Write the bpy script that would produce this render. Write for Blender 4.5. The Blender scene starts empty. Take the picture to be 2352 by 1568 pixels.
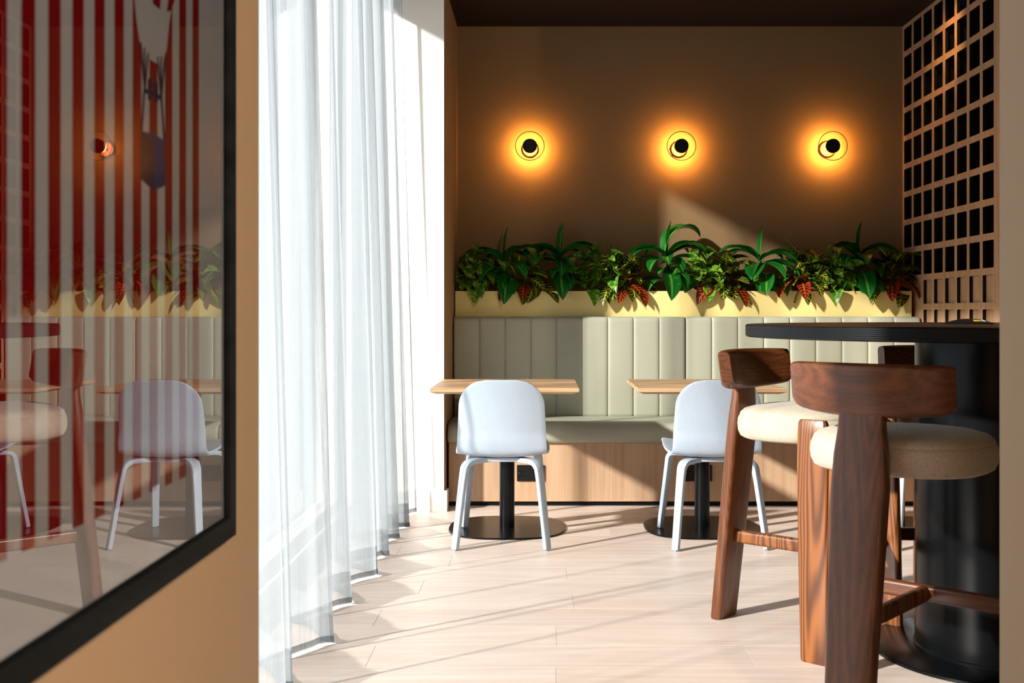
import bpy, bmesh, math, random
from mathutils import Vector, Matrix

# ------------------------------------------------------------------ scene, camera, light
S = bpy.context.scene
COL = S.collection
W_PX, H_PX, F_PX = 2352.0, 1568.0, 2520.0
VPX, VPY, CAM_H = 1247.0, 715.0, 1.11

cam_data = bpy.data.cameras.new('camera')
cam = bpy.data.objects.new('camera', cam_data)
COL.objects.link(cam)
cam.location = (0, 0, CAM_H)
cam.rotation_euler = (math.pi / 2, 0, 0)
cam_data.sensor_width = 36.0
cam_data.lens = F_PX / W_PX * 36.0
cam_data.shift_x = (W_PX / 2 - VPX) / W_PX
cam_data.shift_y = (VPY - H_PX / 2) / W_PX
cam_data.clip_start = 0.05
cam_data.dof.use_dof = True
cam_data.dof.focus_distance = 4.9
cam_data.dof.aperture_fstop = 7.0
S.camera = cam

world = bpy.data.worlds.new('sky')
S.world = world
world.use_nodes = True
wn = world.node_tree
wn.nodes['Background'].inputs[0].default_value = (0.86, 0.93, 1.0, 1)
wn.nodes['Background'].inputs[1].default_value = 1.08

sun_data = bpy.data.lights.new('sun', 'SUN')
sun_data.energy = 16.0
sun_data.angle = math.radians(2.0)
sun_data.color = (1.0, 0.96, 0.90)
sun = bpy.data.objects.new('sun', sun_data)
COL.objects.link(sun)
sun.location = (-6, -3, 6)
sun.rotation_euler = Vector((1.40, 1.0, -0.765)).to_track_quat('-Z', 'Y').to_euler()

S.view_settings.view_transform = 'Standard'
S.view_settings.look = 'None'
S.view_settings.gamma = 1.0
S.view_settings.exposure = 0.0
S.view_settings.use_curve_mapping = False
S.cycles.use_denoising = True
S.cycles.use_adaptive_sampling = True
S.cycles.adaptive_threshold = 0.18
S.cycles.max_bounces = 5
S.cycles.diffuse_bounces = 3
S.cycles.glossy_bounces = 2
S.cycles.transparent_max_bounces = 12
S.cycles.transmission_bounces = 4
S.cycles.sample_clamp_indirect = 6.0
S.cycles.caustics_reflective = False
S.cycles.caustics_refractive = False


# ------------------------------------------------------------------ helpers
def lin(r, g, b):
    f = lambda c: (c / 255 / 12.92) if c / 255 <= 0.04045 else ((c / 255 + 0.055) / 1.055) ** 2.4
    return (f(r), f(g), f(b), 1.0)


class MB:
    """mesh builder"""
    def __init__(s):
        s.v, s.f, s.m, s.uv = [], [], [], None

    def add(s, verts, faces, mi=0):
        o = len(s.v)
        s.v += [tuple(p) for p in verts]
        s.f += [tuple(i + o for i in f) for f in faces]
        s.m += [mi] * len(faces)
        return s

    def box(s, x0, x1, y0, y1, z0, z1, mi=0):
        return s.add([(x0, y0, z0), (x1, y0, z0), (x1, y1, z0), (x0, y1, z0),
                      (x0, y0, z1), (x1, y0, z1), (x1, y1, z1), (x0, y1, z1)],
                     [(0, 3, 2, 1), (4, 5, 6, 7), (0, 1, 5, 4), (1, 2, 6, 5), (2, 3, 7, 6), (3, 0, 4, 7)], mi)

    def rbox(s, x0, x1, y0, y1, z0, z1, r, seg=3):
        bm = bmesh.new()
        bmesh.ops.create_cube(bm, size=1.0)
        for v in bm.verts:
            v.co = Vector((x0 + (v.co.x + .5) * (x1 - x0), y0 + (v.co.y + .5) * (y1 - y0), z0 + (v.co.z + .5) * (z1 - z0)))
        bmesh.ops.bevel(bm, geom=bm.edges[:], offset=r, segments=seg, profile=0.5, affect='EDGES')
        bm.verts.index_update()
        s.add([v.co[:] for v in bm.verts], [[v.index for v in f.verts] for f in bm.faces])
        bm.free()
        return s

    def lathe(s, prof, n=32, c=(0, 0), axis='z', cap=True):
        """prof: list of (radius, height)"""
        vs, fs = [], []
        for r, h in prof:
            for i in range(n):
                a = 2 * math.pi * i / n
                p = (c[0] + r * math.cos(a), c[1] + r * math.sin(a), h)
                vs.append(p)
        k = len(prof)
        for j in range(k - 1):
            for i in range(n):
                i2 = (i + 1) % n
                fs.append((j * n + i, j * n + i2, (j + 1) * n + i2, (j + 1) * n + i))
        if cap:
            fs.append(tuple(reversed(range(n))))
            fs.append(tuple(range((k - 1) * n, k * n)))
        return s.add(vs, fs)

    def loft(s, rings, cap=True, closed=True):
        n = len(rings[0])
        vs = [p for r in rings for p in r]
        fs = []
        for j in range(len(rings) - 1):
            for i in range(n if closed else n - 1):
                i2 = (i + 1) % n
                fs.append((j * n + i, j * n + i2, (j + 1) * n + i2, (j + 1) * n + i))
        if cap:
            fs.append(tuple(reversed(range(n))))
            fs.append(tuple(range((len(rings) - 1) * n, len(rings) * n)))
        return s.add(vs, fs)

    def prism(s, poly, z0, z1, axis='z'):
        n = len(poly)
        m = {'z': lambda a, b, c: (a, b, c), 'x': lambda a, b, c: (c, a, b), 'y': lambda a, b, c: (a, c, b)}[axis]
        vs = [m(a, b, z0) for a, b in poly] + [m(a, b, z1) for a, b in poly]
        fs = [tuple(reversed(range(n))), tuple(range(n, 2 * n))]
        fs += [(i, (i + 1) % n, n + (i + 1) % n, n + i) for i in range(n)]
        return s.add(vs, fs)

    def mesh(s, name, smooth=None):
        me = bpy.data.meshes.new(name)
        me.from_pydata(s.v, [], s.f)
        me.polygons.foreach_set('material_index', s.m)
        bm = bmesh.new()
        bm.from_mesh(me)
        bmesh.ops.recalc_face_normals(bm, faces=bm.faces)
        bm.to_mesh(me)
        bm.free()
        if smooth is not None:
            me.polygons.foreach_set('use_smooth', [True] * len(me.polygons))
            me.set_sharp_from_angle(angle=math.radians(smooth))
        me.update()
        return me


def link(name, me, mats, parent=None, loc=None, rot=None):
    o = bpy.data.objects.new(name, me)
    COL.objects.link(o)
    if me is not None and mats is not None and len(me.materials) == 0:
        for m in (mats if isinstance(mats, (list, tuple)) else [mats]):
            me.materials.append(m)
    if parent:
        o.parent = parent
    if loc:
        o.location = loc
    if rot:
        o.rotation_euler = rot
    return o


def build(mb, name, mats, parent=None, smooth=None, loc=None, rot=None):
    return link(name, mb.mesh(name, smooth), mats, parent, loc, rot)


def empty(name, loc=(0, 0, 0), rz=0.0):
    o = bpy.data.objects.new(name, None)
    COL.objects.link(o)
    o.location = loc
    o.rotation_euler = (0, 0, rz)
    o.empty_display_size = 0.1
    return o


def tag(o, label=None, cat=None, group=None, kind=None):
    if label: o['label'] = label
    if cat: o['category'] = cat
    if group: o['group'] = group
    if kind: o['kind'] = kind
    return o


def copy_tree(o, parent=None):
    c = o.copy()
    COL.objects.link(c)
    if parent: c.parent = parent
    for ch in list(o.children):
        copy_tree(ch, c)
    return c


def catmull(pts, n=8):
    out = []
    P = [Vector(p) for p in pts]
    P = [P[0] * 2 - P[1]] + P + [P[-1] * 2 - P[-2]]
    for i in range(1, len(P) - 2):
        for k in range(n):
            t = k / n
            a, b, c, d = P[i - 1], P[i], P[i + 1], P[i + 2]
            out.append(0.5 * ((2 * b) + (c - a) * t + (2 * a - 5 * b + 4 * c - d) * t * t + (3 * b - a - 3 * c + d) * t ** 3))
    out.append(P[-2])
    return out


def rrect(w, h, r, seg=3):
    """rounded rectangle outline, centred"""
    pts = []
    for cx, cy, a0 in ((w / 2 - r, h / 2 - r, 0), (-w / 2 + r, h / 2 - r, 90), (-w / 2 + r, -h / 2 + r, 180), (w / 2 - r, -h / 2 + r, 270)):
        for k in range(seg + 1):
            a = math.radians(a0 + 90 * k / seg)
            pts.append((cx + r * math.cos(a), cy + r * math.sin(a)))
    return pts


def sweep(mb, path, sizes, side_ref, r=0.004, seg=3):
    """sweep a rounded rectangle (w along side_ref, h across) along path"""
    rings = []
    n = len(path)
    for i, p in enumerate(path):
        t = (path[min(i + 1, n - 1)] - path[max(i - 1, 0)]).normalized()
        side = (side_ref - t * side_ref.dot(t)).normalized()
        nor = t.cross(side)
        w, h = sizes[i] if isinstance(sizes, list) else sizes
        rings.append([tuple(p + side * a + nor * b) for a, b in rrect(w, h, r, seg)])
    return mb.loft(rings)


# ------------------------------------------------------------------ materials
MATS = {}


def new_mat(name):
    m = bpy.data.materials.new(name)
    m.use_nodes = True
    MATS[name] = m
    nt = m.node_tree
    b = nt.nodes['Principled BSDF']
    return m, nt, b


def N(nt, t, **kw):
    n = nt.nodes.new(t)
    for k, v in kw.items():
        setattr(n, k, v)
    return n


def L(nt, a, b):
    nt.links.new(a, b)


def ramp(nt, fac, stops):
    n = N(nt, 'ShaderNodeValToRGB')
    e = n.color_ramp.elements
    while len(e) > 1: e.remove(e[0])
    e[0].position, e[0].color = stops[0]
    for p, c in stops[1:]:
        k = e.new(p)
        k.color = c
    L(nt, fac, n.inputs[0])
    return n.outputs[0]


def math_n(nt, op, a, b=None, c=None):
    n = N(nt, 'ShaderNodeMath', operation=op)
    for i, x in enumerate((a, b, c)):
        if x is None: continue
        if isinstance(x, (int, float)): n.inputs[i].default_value = x
        else: L(nt, x, n.inputs[i])
    return n.outputs[0]


def mixc(nt, fac, a, b, mode='MIX'):
    n = N(nt, 'ShaderNodeMix', data_type='RGBA', blend_type=mode)
    if isinstance(fac, (int, float)): n.inputs[0].default_value = fac
    else: L(nt, fac, n.inputs[0])
    for i, x in ((6, a), (7, b)):
        if isinstance(x, tuple): n.inputs[i].default_value = x
        else: L(nt, x, n.inputs[i])
    return n.outputs[2]


def coords(nt, rand=0.0, kind='Object'):
    tc = N(nt, 'ShaderNodeTexCoord')
    out = tc.outputs[kind]
    if rand:
        oi = N(nt, 'ShaderNodeObjectInfo')
        add = N(nt, 'ShaderNodeVectorMath', operation='ADD')
        sc = N(nt, 'ShaderNodeVectorMath', operation='SCALE')
        cb = N(nt, 'ShaderNodeCombineXYZ')
        for i in range(3): L(nt, oi.outputs['Random'], cb.inputs[i])
        L(nt, cb.outputs[0], sc.inputs[0])
        sc.inputs['Scale'].default_value = rand
        L(nt, out, add.inputs[0])
        L(nt, sc.outputs[0], add.inputs[1])
        out = add.outputs[0]
    return out


def noise(nt, vec, scale, detail=3, rough=0.55, sc=(1, 1, 1), dist=0.0):
    mp = N(nt, 'ShaderNodeMapping')
    mp.inputs['Scale'].default_value = sc
    L(nt, vec, mp.inputs[0])
    n = N(nt, 'ShaderNodeTexNoise')
    n.inputs['Scale'].default_value = scale
    n.inputs['Detail'].default_value = detail
    n.inputs['Roughness'].default_value = rough
    n.inputs['Distortion'].default_value = dist
    L(nt, mp.outputs[0], n.inputs['Vector'])
    return n.outputs['Fac']


def bump(nt, b, h, strength, dist=0.002):
    n = N(nt, 'ShaderNodeBump')
    n.inputs['Strength'].default_value = strength
    n.inputs['Distance'].default_value = dist
    L(nt, h, n.inputs['Height'])
    L(nt, n.outputs[0], b.inputs['Normal'])


def paint(name, col, rough=0.75, var=0.06, bmp=0.05, spec=0.3):
    m, nt, b = new_mat(name)
    v = coords(nt)
    n = noise(nt, v, 2.0, 3)
    c = mixc(nt, n, tuple(x * (1 - var) for x in col[:3]) + (1,), tuple(min(1, x * (1 + var)) for x in col[:3]) + (1,))
    L(nt, c, b.inputs['Base Color'])
    b.inputs['Roughness'].default_value = rough
    b.inputs['Specular IOR Level'].default_value = spec
    if bmp:
        bump(nt, b, noise(nt, v, 220.0, 2), bmp, 0.001)
    return m


def wood(name, dark, light, grain=(1, 1, 0.08), freq=16.0, ring=0.6, base_scale=5.0, rough=0.45, rand=37.0, fine=0.45, spec=0.4, coat=0.0, objvar=0.0):
    """contour-line (cathedral) figure plus fine fibres; grain = mapping scale, small along the grain"""
    m, nt, b = new_mat(name)
    v = coords(nt, rand)
    n1 = noise(nt, v, base_scale, 1.5, 0.4, grain, 0.25)
    rings = math_n(nt, 'SINE', math_n(nt, 'MULTIPLY', n1, freq * 6.283))
    rings = math_n(nt, 'MULTIPLY_ADD', rings, 0.5, 0.5)
    g2 = tuple(x * (1.0 if x > 0.5 else 0.25) for x in grain)
    f = noise(nt, v, base_scale * 26, 4, 0.65, g2)
    t = math_n(nt, 'ADD', math_n(nt, 'MULTIPLY', rings, ring), math_n(nt, 'MULTIPLY', f, fine))
    big = noise(nt, v, base_scale * 0.6, 2, 0.5, grain)
    t = math_n(nt, 'ADD', t, math_n(nt, 'MULTIPLY', big, 0.35))
    t = math_n(nt, 'DIVIDE', t, ring + fine + 0.35)
    c = ramp(nt, t, [(0.22, dark), (0.72, light)])
    if objvar:
        oi = N(nt, 'ShaderNodeObjectInfo')
        k = math_n(nt, 'MULTIPLY_ADD', oi.outputs['Random'], objvar, 1 - objvar / 2)
        cb = N(nt, 'ShaderNodeCombineColor')
        for i in range(3): L(nt, k, cb.inputs[i])
        c = mixc(nt, 1.0, c, cb.outputs[0], 'MULTIPLY')
    L(nt, c, b.inputs['Base Color'])
    b.inputs['Roughness'].default_value = rough
    b.inputs['Specular IOR Level'].default_value = spec
    b.inputs['Coat Weight'].default_value = coat
    b.inputs['Coat Roughness'].default_value = 0.25
    bump(nt, b, t, 0.12, 0.001)
    return m


def flat(name, col, rough=0.5, metal=0.0, spec=0.5, emit=None, es=0.0):
    m, nt, b = new_mat(name)
    v = coords(nt)
    n = noise(nt, v, 60.0, 2)
    c = mixc(nt, n, tuple(x * 0.95 for x in col[:3]) + (1,), tuple(min(1, x * 1.05) for x in col[:3]) + (1,))
    L(nt, c, b.inputs['Base Color'])
    b.inputs['Roughness'].default_value = rough
    b.inputs['Metallic'].default_value = metal
    b.inputs['Specular IOR Level'].default_value = spec
    if emit:
        b.inputs['Emission Color'].default_value = emit
        b.inputs['Emission Strength'].default_value = es
    return m


M_wall = paint('taupe_paint', lin(128, 102, 70), 0.8, 0.03)
M_tan = paint('tan_paint', lin(184, 152, 117), 0.8, 0.02)
M_stone = paint('pale_paint', lin(176, 158, 134), 0.8, 0.02)
M_white = paint('white_paint', lin(232, 230, 224), 0.7, 0.02)
M_ceil = paint('ceiling_paint', lin(34, 23, 15), 0.85, 0.04)
M_cream = paint('cream_paint', lin(232, 212, 140), 0.5, 0.03, 0.02)
M_floor = wood('pale_oak_floor', lin(206, 185, 170), lin(234, 220, 209), (0.07, 1, 1), 9.0, 0.16, 6.0, 0.42, 53.0, 0.7, 0.35, 0.0, 0.07)
M_sub = paint('floor_joint', lin(172, 146, 128))
M_oakpanel = wood('oak_panel', lin(172, 136, 104), lin(206, 174, 142), (1, 1, 0.07), 7.0, 0.16, 6.0, 0.5, 11.0, 0.7)
M_screen = wood('oak_screen', lin(174, 128, 94), lin(212, 170, 134), (1, 1, 0.06), 7.0, 0.16, 6.0, 0.5, 11.0, 0.7)
M_oaktop = wood('oak_tabletop', lin(160, 114, 74), lin(220, 184, 144), (0.08, 1, 1), 9.0, 0.4, 5.0, 0.42, 17.0, 0.55)
M_plyedge = wood('ply_edge', lin(158, 116, 76), lin(214, 180, 138), (0.2, 0.2, 20), 3.0, 0.3, 6.0, 0.6, 5.0, 0.7)
M_walnut = wood('walnut_stain', lin(54, 26, 11), lin(126, 72, 35), (1, 1, 0.05), 26.0, 0.22, 6.0, 0.36, 71.0, 0.75, 0.5, 0.25)
M_walnutx = wood('walnut_stain_cross', lin(50, 24, 10), lin(120, 67, 32), (0.05, 1, 1), 24.0, 0.22, 6.0, 0.36, 71.0, 0.75, 0.5, 0.25)
M_amber = wood('amber_ash_stain', lin(70, 34, 12), lin(146, 88, 42), (1, 1, 0.09), 20.0, 0.7, 8.0, 0.36, 29.0, 0.5, 0.5, 0.25)
M_black = flat('black_metal', lin(9, 11, 13), 0.26, 0.0, 0.2)
M_blackmat = flat('black_core', lin(10, 11, 11), 0.6, 0, 0.25)
M_plastic = flat('black_plastic', lin(16, 16, 17), 0.35, 0, 0.4)
M_dark = flat('dark_hole', lin(4, 4, 4), 0.8, 0, 0.1)
M_blue = flat('pale_blue_lacquer', lin(172, 186, 201), 0.42, 0, 0.3)
M_glide = flat('grey_glide', lin(150, 155, 160), 0.5)
M_frame = wood('black_stained_frame', lin(9, 11, 11), lin(30, 33, 32), (1, 0.1, 1), 6.0, 0.3, 8.0, 0.75, 3.0, 0.6, 0.12)
M_yellow = flat('yellow_mark', lin(230, 200, 40), 0.5)
M_silver = flat('silver_mark', lin(170, 175, 180), 0.35, 0.6)
M_brass = flat('copper_metal', lin(112, 66, 38), 0.45, 0.7)
M_red = flat('print_red', lin(176, 6, 8), 0.7, 0, 0.1)
M_paper = flat('print_white', lin(240, 228, 212), 0.7, 0, 0.1)
M_navy = flat('print_navy', lin(22, 36, 92), 0.7, 0, 0.1)
M_blueprint = flat('print_blue', lin(28, 66, 118), 0.7, 0, 0.1)
M_navy2 = flat('print_dark_navy', lin(24, 30, 70), 0.7, 0, 0.1)
M_soil = paint('dark_soil', lin(22, 17, 12), 0.95, 0.3, 0.6)

# leather
m, nt, b = new_mat('sage_leather')
v = coords(nt, 9.0)
n = noise(nt, v, 3.0, 3)
L(nt, mixc(nt, n, lin(163, 164, 145), lin(177, 178, 159)), b.inputs['Base Color'])
b.inputs['Roughness'].default_value = 0.5
b.inputs['Specular IOR Level'].default_value = 0.35
bump(nt, b, noise(nt, v, 260.0, 3), 0.18, 0.0012)
M_leather = m
M_thread = flat('grey_thread', lin(150, 152, 132), 0.9)

# woven fabric
m, nt, b = new_mat('oat_weave')
v = coords(nt, 3.0)
mp = N(nt, 'ShaderNodeMapping')
mp.inputs['Scale'].default_value = (1, 1, 1)
mp.inputs['Rotation'].default_value = (0.3, 0.2, 0.785)
L(nt, v, mp.inputs[0])
ck = N(nt, 'ShaderNodeTexVoronoi')
ck.inputs['Scale'].default_value = 360
ck.inputs['Randomness'].default_value = 0.9
L(nt, mp.outputs[0], ck.inputs['Vector'])
big = noise(nt, v, 60, 3)
t = math_n(nt, 'ADD', math_n(nt, 'MULTIPLY', ck.outputs['Distance'], 0.9), math_n(nt, 'MULTIPLY', big, 0.25))
L(nt, ramp(nt, t, [(0.15, lin(228, 218, 200)), (0.75, lin(188, 172, 148))]), b.inputs['Base Color'])
b.inputs['Roughness'].default_value = 0.95
b.inputs['Specular IOR Level'].default_value = 0.1
b.inputs['Sheen Weight'].default_value = 0.25
bump(nt, b, ck.outputs['Distance'], -0.5, 0.002)
M_fabric = m


def sheer(name, col, trans, transl):
    m, nt, b = new_mat(name)
    nt.nodes.remove(b)
    out = nt.nodes['Material Output']
    v = coords(nt)
    thr = noise(nt, v, 40.0, 3, 0.6, (1, 6, 0.08))
    tr = N(nt, 'ShaderNodeBsdfTransparent')
    tr.inputs[0].default_value = (1, 1, 1, 1)
    df = N(nt, 'ShaderNodeBsdfDiffuse')
    df.inputs[0].default_value = col
    tl = N(nt, 'ShaderNodeBsdfTranslucent')
    tl.inputs[0].default_value = col
    mx = N(nt, 'ShaderNodeMixShader')
    mx.inputs[0].default_value = transl
    L(nt, df.outputs[0], mx.inputs[1])
    L(nt, tl.outputs[0], mx.inputs[2])
    m2 = N(nt, 'ShaderNodeMixShader')
    f = math_n(nt, 'ADD', 1 - trans - 0.18, math_n(nt, 'MULTIPLY', thr, 0.36))
    L(nt, f, m2.inputs[0])
    L(nt, tr.outputs[0], m2.inputs[1])
    L(nt, mx.outputs[0], m2.inputs[2])
    L(nt, m2.outputs[0], out.inputs[0])
    return m


M_sheer = sheer('white_sheer', (0.47, 0.52, 0.552, 1), 0.50, 0.5)
M_hem = sheer('grey_hem', (0.20, 0.24, 0.27, 1), 0.12, 0.4)


def pane_mat(name, ior, tint=(1, 1, 1, 1)):
    m, nt, b = new_mat(name)
    nt.nodes.remove(b)
    out = nt.nodes['Material Output']
    tr = N(nt, 'ShaderNodeBsdfTransparent')
    tr.inputs[0].default_value = tint
    gl = N(nt, 'ShaderNodeBsdfGlossy')
    gl.inputs['Roughness'].default_value = 0.0
    fr = N(nt, 'ShaderNodeFresnel')
    fr.inputs[0].default_value = ior
    mx = N(nt, 'ShaderNodeMixShader')
    # both faces of the pane reflect: 2F / (1 + F)
    L(nt, math_n(nt, 'DIVIDE', math_n(nt, 'MULTIPLY', fr.outputs[0], 2.0), math_n(nt, 'ADD', fr.outputs[0], 1.0)), mx.inputs[0])
    L(nt, tr.outputs[0], mx.inputs[1])
    L(nt, gl.outputs[0], mx.inputs[2])
    L(nt, mx.outputs[0], out.inputs[0])
    return m


M_pane = pane_mat('clear_pane', 1.52)
m, nt, b = new_mat('clear_body')
nt.nodes.remove(b)
tr = N(nt, 'ShaderNodeBsdfTransparent')
L(nt, tr.outputs[0], nt.nodes['Material Output'].inputs[0])
M_clear = m
m, nt, b = new_mat('lamp_glass')
b.inputs['Base Color'].default_value = (1.0, 0.97, 0.93, 1)
b.inputs['Roughness'].default_value = 0.0
b.inputs['IOR'].default_value = 1.46
b.inputs['Transmission Weight'].default_value = 1.0
M_lampglass = m
m, nt, b = new_mat('amber_glass_rim')
b.inputs['Base Color'].default_value = lin(150, 96, 40)
b.inputs['Roughness'].default_value = 0.15
b.inputs['Transmission Weight'].default_value = 0.6
M_rim = m
m, nt, b = new_mat('lamp_diffuser')
b.inputs['Base Color'].default_value = (0.9, 0.8, 0.6, 1)
b.inputs['Emission Color'].default_value = (1.0, 0.55, 0.16, 1)
b.inputs['Emission Strength'].default_value = 9.0
M_emit = m


def leaf_mat(name, kind):
    m, nt, b = new_mat(name)
    uvn = N(nt, 'ShaderNodeUVMap')
    sp = N(nt, 'ShaderNodeSeparateXYZ')
    L(nt, uvn.outputs[0], sp.inputs[0])
    u, vv = sp.outputs[0], sp.outputs[1]
    au = math_n(nt, 'ABSOLUTE', math_n(nt, 'SUBTRACT', u, 0.5))
    oc = coords(nt, 5.0)
    nz = noise(nt, oc, 30.0, 3)
    if kind == 'dracaena':
        st = noise(nt, uvn.outputs[0], 4.0, 2, 0.5, (12, 0.4, 1))
        base = ramp(nt, st, [(0.3, lin(8, 64, 24)), (0.7, lin(30, 122, 36))])
        mid = math_n(nt, 'LESS_THAN', au, 0.07)
        c = mixc(nt, math_n(nt, 'MULTIPLY', mid, 0.7), base, lin(104, 176, 60))
        c = mixc(nt, math_n(nt, 'MULTIPLY', math_n(nt, 'GREATER_THAN', nz, 0.62), 0.3), c, lin(84, 150, 44))
        rough = 0.28
    elif kind.startswith('croton'):
        sv = math_n(nt, 'FRACT', math_n(nt, 'ADD', math_n(nt, 'MULTIPLY', vv, 8.5), math_n(nt, 'MULTIPLY', au, -2.6)))
        wob = math_n(nt, 'MULTIPLY_ADD', nz, 0.5, -0.08)
        side = math_n(nt, 'LESS_THAN', sv, wob)
        rib = math_n(nt, 'LESS_THAN', au, 0.045)
        vein = math_n(nt, 'MAXIMUM', math_n(nt, 'MULTIPLY', side, math_n(nt, 'LESS_THAN', au, 0.43)), rib)
        if kind == 'croton_green':
            base = ramp(nt, nz, [(0.35, lin(16, 44, 18)), (0.7, lin(52, 86, 26))])
            c = mixc(nt, vein, base, lin(206, 186, 52))
        else:
            edge = math_n(nt, 'ADD', au, math_n(nt, 'MULTIPLY', nz, 0.45))
            base = ramp(nt, edge, [(0.3, lin(24, 30, 14)), (0.45, lin(84, 24, 12)), (0.68, lin(150, 38, 18))])
            c = mixc(nt, vein, base, lin(216, 96, 32))
        rough = 0.3
    else:
        st = noise(nt, oc, 34.0, 4, 0.6, (1, 1, 1), 1.2)
        base = ramp(nt, st, [(0.35, lin(30, 84, 22)), (0.52, lin(84, 140, 36)), (0.64, lin(180, 196, 80))])
        mid = math_n(nt, 'LESS_THAN', au, 0.03)
        c = mixc(nt, math_n(nt, 'MULTIPLY', mid, 0.5), base, lin(150, 180, 80))
        rough = 0.32
    L(nt, c, b.inputs['Base Color'])
    b.inputs['Roughness'].default_value = rough
    b.inputs['Specular IOR Level'].default_value = 0.5
    # thin leaf: some light passes through
    out = nt.nodes['Material Output']
    tl = N(nt, 'ShaderNodeBsdfTranslucent')
    L(nt, c, tl.inputs[0])
    mx = N(nt, 'ShaderNodeMixShader')
    mx.inputs[0].default_value = 0.22
    L(nt, b.outputs[0], mx.inputs[1])
    L(nt, tl.outputs[0], mx.inputs[2])
    L(nt, mx.outputs[0], out.inputs[0])
    return m


M_drac = leaf_mat('dracaena_leaf', 'dracaena')
M_crog = leaf_mat('croton_green_leaf', 'croton_green')
M_cror = leaf_mat('croton_red_leaf', 'croton_red')
M_poth = leaf_mat('pothos_leaf', 'pothos')
M_stem = flat('green_stem', lin(74, 96, 40), 0.5)

# ------------------------------------------------------------------ the setting
XW, XR, YB = -1.05, 2.31, 7.05        # window wall, right wall, back wall
ZC, ZM = 2.94, 3.15                    # alcove ceiling, main ceiling
NIBX, NIBY = -0.55, 6.10
PX, PY = -0.505, 1.95                  # partition face / end


def struct(o):
    o['kind'] = 'structure'
    return o


# floor: a slab with single planks on it
floor = struct(build(MB().box(XW, 2.6, -2.5, YB, -0.06, -0.0095), 'floor', M_sub))
joints = {0: -0.41, 1: 0.10, 2: -0.49, 3: 0.115, 4: 0.62, 5: 0.046, 6: -0.555, 7: 0.04, -1: 0.55, -2: -0.2, -3: 0.34}
PW, PL = 0.2235, 1.22
cache = {}
rng = random.Random(4)
for k in range(-10, 34):
    y1 = 4.988 - PW * k
    y0 = y1 - PW
    y1c, y0c = min(y1, YB), max(y0, -2.5)
    if y1c - y0c < 0.02: continue
    jx = joints.get(k, rng.uniform(-0.6, 0.6))
    x = jx - PL * math.ceil((jx - XW) / PL)
    while x < 2.6:
        xa, xb = max(x, XW), min(x + PL, 2.6)
        if xb - xa > 0.03:
            key = (round(xb - xa, 4), round(y1c - y0c, 4))
            if key not in cache:
                g = 0.0004
                cache[key] = MB().rbox(g, key[0] - g, g, key[1] - g, -0.0095, 0, 0.0005, 1).mesh('plank')
            link('plank', cache[key], M_floor, floor, (xa, y0c, 0))
        x += PL

struct(build(MB().box(NIBX, XR + 0.3, YB, YB + 0.15, 0, ZM), 'wall_back', M_wall))
# nib between the window and the alcove: white towards the room, taupe inside the alcove
mb = MB().box(XW - 0.2, NIBX, NIBY, YB + 0.15, 0, ZM)
mb.m[3] = 1   # +x face
nib = struct(build(mb, 'wall_nib', [M_white, M_tan]))
mb = MB().prism([(XW, NIBY - 0.016), (NIBX + 0.018, NIBY - 0.016), (NIBX + 0.018, NIBY + 0.09), (NIBX + 0.0002, NIBY + 0.09), (NIBX + 0.0002, NIBY - 0.0002), (XW, NIBY - 0.0002)], 0, 0.115)
struct(build(mb, 'baseboard_left', M_white))
# ceilings
struct(build(MB().box(NIBX, XR + 0.3, NIBY, YB, ZC, ZM + 0.1), 'ceiling', M_ceil))
struct(build(MB().box(XW - 0.2, 2.6, -2.5, NIBY, ZM, ZM + 0.1), 'ceiling', M_ceil))
# window wall with its long opening
WY0, WY1, WZ0, WZ1 = 1.15, 6.02, 0.06, 2.99
mb = MB()
mb.box(XW - 0.2, XW, 0.6, WY0, 0, ZM)
mb.box(XW - 0.2, XW, WY1, NIBY, 0, ZM)
mb.box(XW - 0.2, XW, WY0, WY1, 0, WZ0)
mb.box(XW - 0.2, XW, WY0, WY1, WZ1, ZM)
struct(build(mb, 'wall_window', M_white))
win = struct(empty('window_1', (XW - 0.1, 0, 0)))
mb = MB()
t = 0.03
mb.box(-0.03, 0.03, WY0, WY0 + t, WZ0, WZ1)
mb.box(-0.03, 0.03, WY1 - t, WY1, WZ0, WZ1)
mb.box(-0.03, 0.03, WY0 + t, WY1 - t, WZ0, WZ0 + t)
mb.box(-0.03, 0.03, WY0 + t, WY1 - t, WZ1 - t, WZ1)
build(mb, 'window_frame', M_white, win)
ms = [2.75, 4.4]   # butt joints between the panes
for y in ms:
    pass
ys = [WY0 + t] + ms + [WY1 - t]
for i in range(3):
    a = ys[i] + (0.0005 if i else 0)
    c = ys[i + 1] - (0.0005 if i < 2 else 0)
    mb = MB().box(-0.004, 0.004, a, c, WZ0 + t, WZ1 - t)
    mb.m = [1] * 6
    mb.m[3] = 0
    build(mb, 'pane', [M_pane, M_clear], win)
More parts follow.
